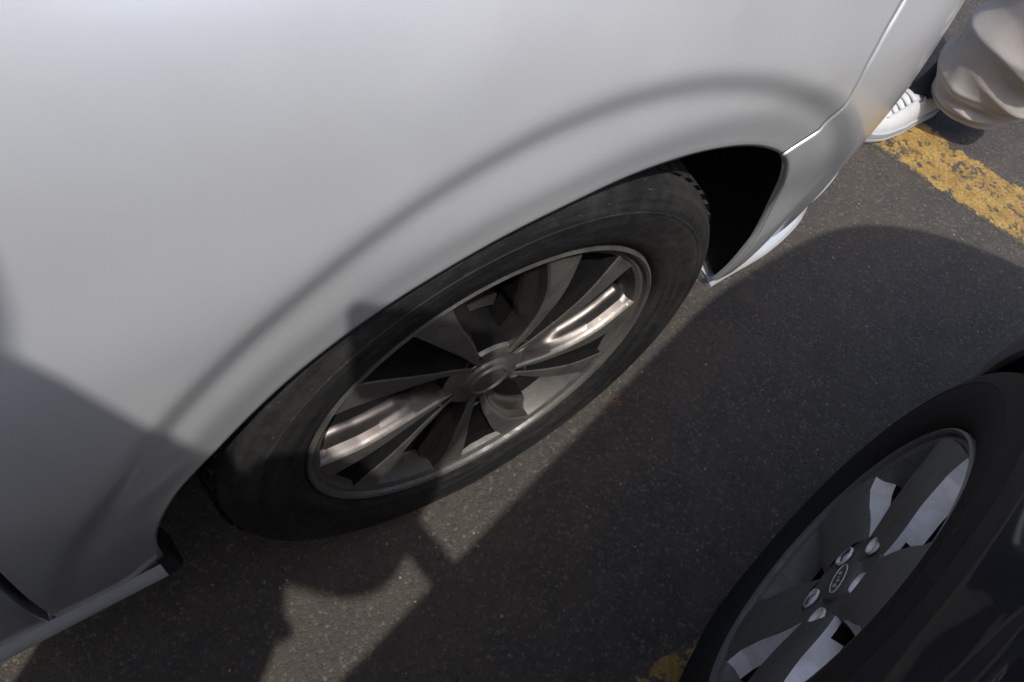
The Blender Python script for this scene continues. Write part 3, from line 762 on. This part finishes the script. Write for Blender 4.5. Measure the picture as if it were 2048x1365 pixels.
def sneaker(parent, heel, toe, upper, sole_m, sock_m, collar=True):
    heel, toe = V3(*heel, 0), V3(*toe, 0); d = heel-toe; L = np.linalg.norm(d); d /= L; sx = np.cross(d, V3(0, 0, 1))
    T_ = [0, .012, .035, .08, .13, .17, .20, .24, .275, .30]; Wd = [.018, .040, .074, .094, .094, .084, .078, .074, .064, .034]; Hh = [.040, .052, .060, .068, .084, .098, .098, .092, .095, .088]
    fw, fh = pchip(T_, Wd), pchip(T_, Hh); k = L/.30
    ts = np.linspace(0, .30, 44)
    G = []
    for t in ts:
        row = []; w_, h_ = float(fw(t))/2, float(fh(t))
        for a in np.linspace(-math.pi/2*1.0, math.pi*1.5, 40):
            x = math.sin(a*1.0+math.pi/2) if False else math.cos(a); zz = math.sin(a)
            px = math.copysign(abs(x)**.75, x)*w_
            pz = .022+(h_-.022)*max(0, zz)**.8 if zz > 0 else .022+.0*zz
            if zz > 0: px *= (1-.38*(zz**2.2)*(1 if t > .09 else t/.09))
            row.append(toe+d*t*k+sx*px+V3(0, 0, pz))
        G.append(row)
    G = np.array(G)
    # collar opening: push the top of the ankle region down inside
    for i, t in enumerate(ts):
        if .150 < t < .283:
            for j in range(G.shape[1]):
                q = (G[i, j]-toe-d*t*k)@sx; w_ = float(fw(t))/2
                if G[i, j, 2] > .055 and abs(q) < w_*.66*math.sin(math.pi*(t-.145)/(.29-.145))**.4: G[i, j, 2] -= .035
    up = mesh('sneaker', G.reshape(-1, 3), grid_faces(len(ts), 40), upper, parent)
    S_ = []
    for t in ts:
        w_ = float(fw(t))/2+.0045; z1 = .030-.004*math.sin(t/.30*math.pi)+.012*max(0, 1-t/.03)
        e = -.004 if t == 0 else (.004 if t == ts[-1] else 0)
        S_.append([toe+d*(t*k+e)+sx*q*w_+V3(0, 0, z) for q, z in ((.93, .002), (1, .006), (1.0, z1*.45), (.985, z1*.5), (1, z1*.55), (.99, z1), (.85, z1+.001), (-.85, z1+.001), (-.99, z1), (-1, z1*.55), (-.985, z1*.5), (-1, z1*.45), (-1, .006), (-.93, .002))])
    S_ = np.array(S_)
    f = grid_faces(len(ts), 14)+[(i*14+13, (i+1)*14+13, (i+1)*14, i*14) for i in range(len(ts)-1)]+[tuple(range(14)), tuple(range((len(ts)-1)*14+13, (len(ts)-1)*14-1, -1))]
    so_ = mesh('sole', S_.reshape(-1, 3), f, sole_m, up); sharp(so_, 40)
    # sock filling the opening
    K = []
    for z_, w_, l_ in ((.05, .05, .085), (.075, .058, .112), (.088, .056, .112), (.105, .046, .085), (.15, .038, .055)):
        K.append([toe+d*(.217*k)+sx*.5*w_*math.cos(a)+d*.5*l_*math.sin(a)+V3(0, 0, z_) for a in np.linspace(0, 2*math.pi, 20, endpoint=False)])
    mesh('sock', np.transpose(np.array(K), (1, 0, 2)).reshape(-1, 3), grid_faces(20, 5, True), sock_m, up)
    # tongue seam strips, eyelet straps and laces
    def tub(pts, r, m, nm):
        pts = [V3(*p) for p in pts]; vs = []
        for i, p in enumerate(pts):
            t = pts[min(i+1, len(pts)-1)]-pts[max(i-1, 0)]; t /= np.linalg.norm(t)+1e-9
            a = np.cross(t, V3(.3, .2, .9)); a /= np.linalg.norm(a); b = np.cross(t, a)
            vs += [p+(a*math.cos(q)+b*math.sin(q))*r for q in np.linspace(0, 2*math.pi, 6, endpoint=False)]
        f = grid_faces(len(pts), 6)+[(i*6+5, (i+1)*6+5, (i+1)*6, i*6) for i in range(len(pts)-1)]
        return mesh(nm, vs, f, m, up)
    top = lambda t, q: toe+d*t*k+sx*q+V3(0, 0, float(fh(t))+.0015-abs(q)**2*9)
    for t in (.085, .102, .119, .136):
        tub([top(t, q) for q in np.linspace(-.026, .026, 9)], .0024, sole_m, 'lace')
    for s_ in (-1, 1):
        for t in (.158, .178):
            p = toe+d*t*k+sx*s_*.022+V3(0, 0, float(fh(t))-.006)
            tub([p, p+sx*s_*.007+V3(0, 0, .003), p+sx*s_*.012-d*.004+V3(0, 0, -.004), p+sx*s_*.010+d*.004+V3(0, 0, -.010)], .0016, m_black, 'lace_end')
        tub([top(t, s_*.028) for t in np.linspace(.065, .15, 8)], .0016, upper, 'stitched_seam')
    return up

# bystander crouching past the silver car's nose: one wide trouser leg and a sneaker reach into the picture
J = dict(pelvis=(-.26, 1.68, .92), chest=(-.26, 1.66, 1.26), neck=(-.26, 1.62, 1.44), head=(-.26, 1.58, 1.57), look=(.2, -.8, -.4), up=(0, -.4, .9),
         shL=(-.08, 1.66, 1.38), shR=(-.44, 1.66, 1.38), elL=(-.02, 1.72, 1.10), elR=(-.50, 1.72, 1.10), wrL=(-.04, 1.60, .90), wrR=(-.50, 1.60, .90), palmL=(-1, 0, 0), palmR=(1, 0, 0),
         hipL=(-.17, 1.67, .90), hipR=(-.35, 1.68, .90), knL=(-.15, 1.48, .50), knR=(-.44, 1.60, .50), anL=(-.245, 1.48, .13), anR=(-.62, 1.52, .13), legs='LR')
per = empty('person', (-.35, 1.6, 0), 'person stepping past the silver car in pale brown trousers and a white sneaker', 'person')
Jt = dict(J); Jt['legs'] = 'R'
body = make_person(per, Jt, m_skin, m_shirt, m_pants, m_white, m_sock)
sneaker(body, (-.268, 1.525), (-.283, 1.215), m_white, m_sole, m_sock)
sneaker(body, (-.60, 1.62), (-.66, 1.33), m_white, m_sole, m_sock)
# the wide trouser leg in view, lofted with folds
ax = [V3(-.208, 1.515, .085), V3(-.198, 1.505, .15), V3(-.172, 1.485, .25), V3(-.152, 1.475, .37), V3(-.150, 1.48, .5), V3(-.155, 1.50, .6), V3(-.165, 1.56, .72), V3(-.18, 1.65, .86)]
rad_ = [.100, .120, .128, .124, .116, .110, .112, .116]
kk = np.linspace(0, 1, len(ax)); fa = [pchip(kk, [a[i] for a in ax]) for i in range(3)]; fr_ = pchip(kk, rad_)
nu, nv = 150, 170; ref = V3(0, 0, 1)
tg = np.linspace(0, 1, nv); cen = np.stack([f(tg) for f in fa], 1); tan = np.gradient(cen, axis=0); tan /= np.linalg.norm(tan, axis=1)[:, None]
tan[:18] = tan[:18]*np.linspace(.0, 1, 18)[:, None]+V3(.28, -.12, 1)*(1-np.linspace(0, 1, 18))[:, None]; tan /= np.linalg.norm(tan, axis=1)[:, None]
b1 = np.cross(tan, V3(0.9, .45, 0.05)); b1 /= np.linalg.norm(b1, axis=1)[:, None]; b2 = np.cross(tan, b1)
th = np.linspace(0, 2*math.pi, nu, endpoint=False)[:, None]; T_ = tg[None, :]
def ridge(x): return (1-np.abs(((x % 1)*2-1)))**1.0
f1 = ridge(T_*7.5+.28*np.sin(th+.6)+.10*np.sin(2*th+1)+.12); f2 = ridge(T_*13+.45*np.sin(th+3.4)+.4); f3 = np.sin(7*th+T_*34+np.sin(th*2+T_*12)*2.5)*.5+.5
disp = .023*(f1**1.5-.40)*(.75+.25*np.sin(th+2.))+.012*(f2**1.5-.4)*(.5+.5*np.sin(2*th+.5))+.003*(f3**2-.35)+.012*np.sin(3*th+T_*6)
disp *= np.clip(.10+T_*9, .10, 1)
hem = .0045*np.exp(-((T_-.028)/.006)**2)-.003*np.exp(-((T_-.042)/.003)**2)
rr_ = fr_(tg)[None, :]+disp+hem+.006*np.sin(3*th+1)*np.exp(-T_*30)
P_ = cen[None]+b1[None]*(np.cos(th)*rr_)[..., None]+b2[None]*(np.sin(th)*rr_)[..., None]*1.0
# turned hem: inner wall
inn = cen[None, :6]+b1[None, :6]*(np.cos(th)*(rr_[:, :6]-.004))[..., None]+b2[None, :6]*(np.sin(th)*(rr_[:, :6]-.004))[..., None]
P_ = np.concatenate([inn[:, ::-1], P_], 1)
grid('trouser_leg', P_, m_pants, body, closed=True, flip=True)

# photographer standing between the cars behind the camera, phone held out; throws the shadow over the silver car's flank
J = dict(pelvis=(.37, -.56, .92), chest=(.375, -.53, 1.19), neck=(.36, -.62, 1.39), head=(.37, -.585, 1.51), look=(-.25, .45, -.85), up=(-.1, .8, .5),
         shL=(.19, -.64, 1.31), shR=(.53, -.57, 1.30), elL=(.13, -.74, 1.08), elR=(.55, -.44, 1.08), wrL=(.13, -.70, .84), wrR=(.405, -.335, 1.07), palmL=(1, 0, 0), palmR=(-.6, .3, .2),
         hipL=(.27, -.60, .90), hipR=(.46, -.60, .90), knL=(.22, -.66, .50), knR=(.41, -.68, .50), anL=(.20, -.84, .10), anR=(.42, -.90, .10), legs='LR')
CC = V3(CX, CY, CZ)
for q, x in (('R', .088),):
    dd_ = _U2*.92-_F*.30+_R2*(.12 if q == 'L' else -.12); dd_ /= np.linalg.norm(dd_)
    J['wr'+q] = tuple(CC+_R2*x-_U2*.085-_F*.050); J['el'+q] = tuple(V3(*J['wr'+q])-dd_*.24-_R2*.03-_F*.02); J['elR'] = (.500, -.385, .935); J['palm'+q] = tuple(_R2*(1 if q == 'L' else -1)*.8-_F*.5)
pho = empty('person', (.33, -.85, 0), 'standing person in a black jacket leaning over the gap with a phone', 'person')
pb = make_person(pho, J, m_skin, m_jacket, m_jeans, m_black, m_sock)
sneaker(pb, (.20, -.94), (.21, -.66), m_black, m_sole, m_sock); sneaker(pb, (.42, -1.0), (.43, -.72), m_black, m_sole, m_sock)
# the phone, its lens at the camera's place
pc = V3(CX, CY, CZ)-_F*.016+_R2*.057+_U2*.012
vs = []
for sx_ in (-1, 1):
    for sy_ in (-1, 1):
        for a in np.linspace(0, math.pi/2, 5):
            aa = a if sx_*sy_ > 0 else math.pi/2-a
            for _ in (0,): vs.append((sx_*(.066+.010*math.cos(aa)), sy_*(.028+.010*math.sin(aa))))
ang = [math.atan2(v[1], v[0]) for v in vs]; vs = [v for _, v in sorted(zip(ang, vs))]; n_ = len(vs)
PV = [pc+_R2*x*1.0+_U2*y+_F*z for z in (-.004, .004) for (x, y) in vs]
ph_ = mesh('phone', PV, [tuple(range(n_))[::-1], tuple(range(n_, 2*n_))]+[(i, (i+1) % n_, n_+(i+1) % n_, n_+i) for i in range(n_)], m_phone, None, False, loc=tuple(pc))
tag(ph_, 'black phone held out sideways over the gap between the two cars', 'phone')
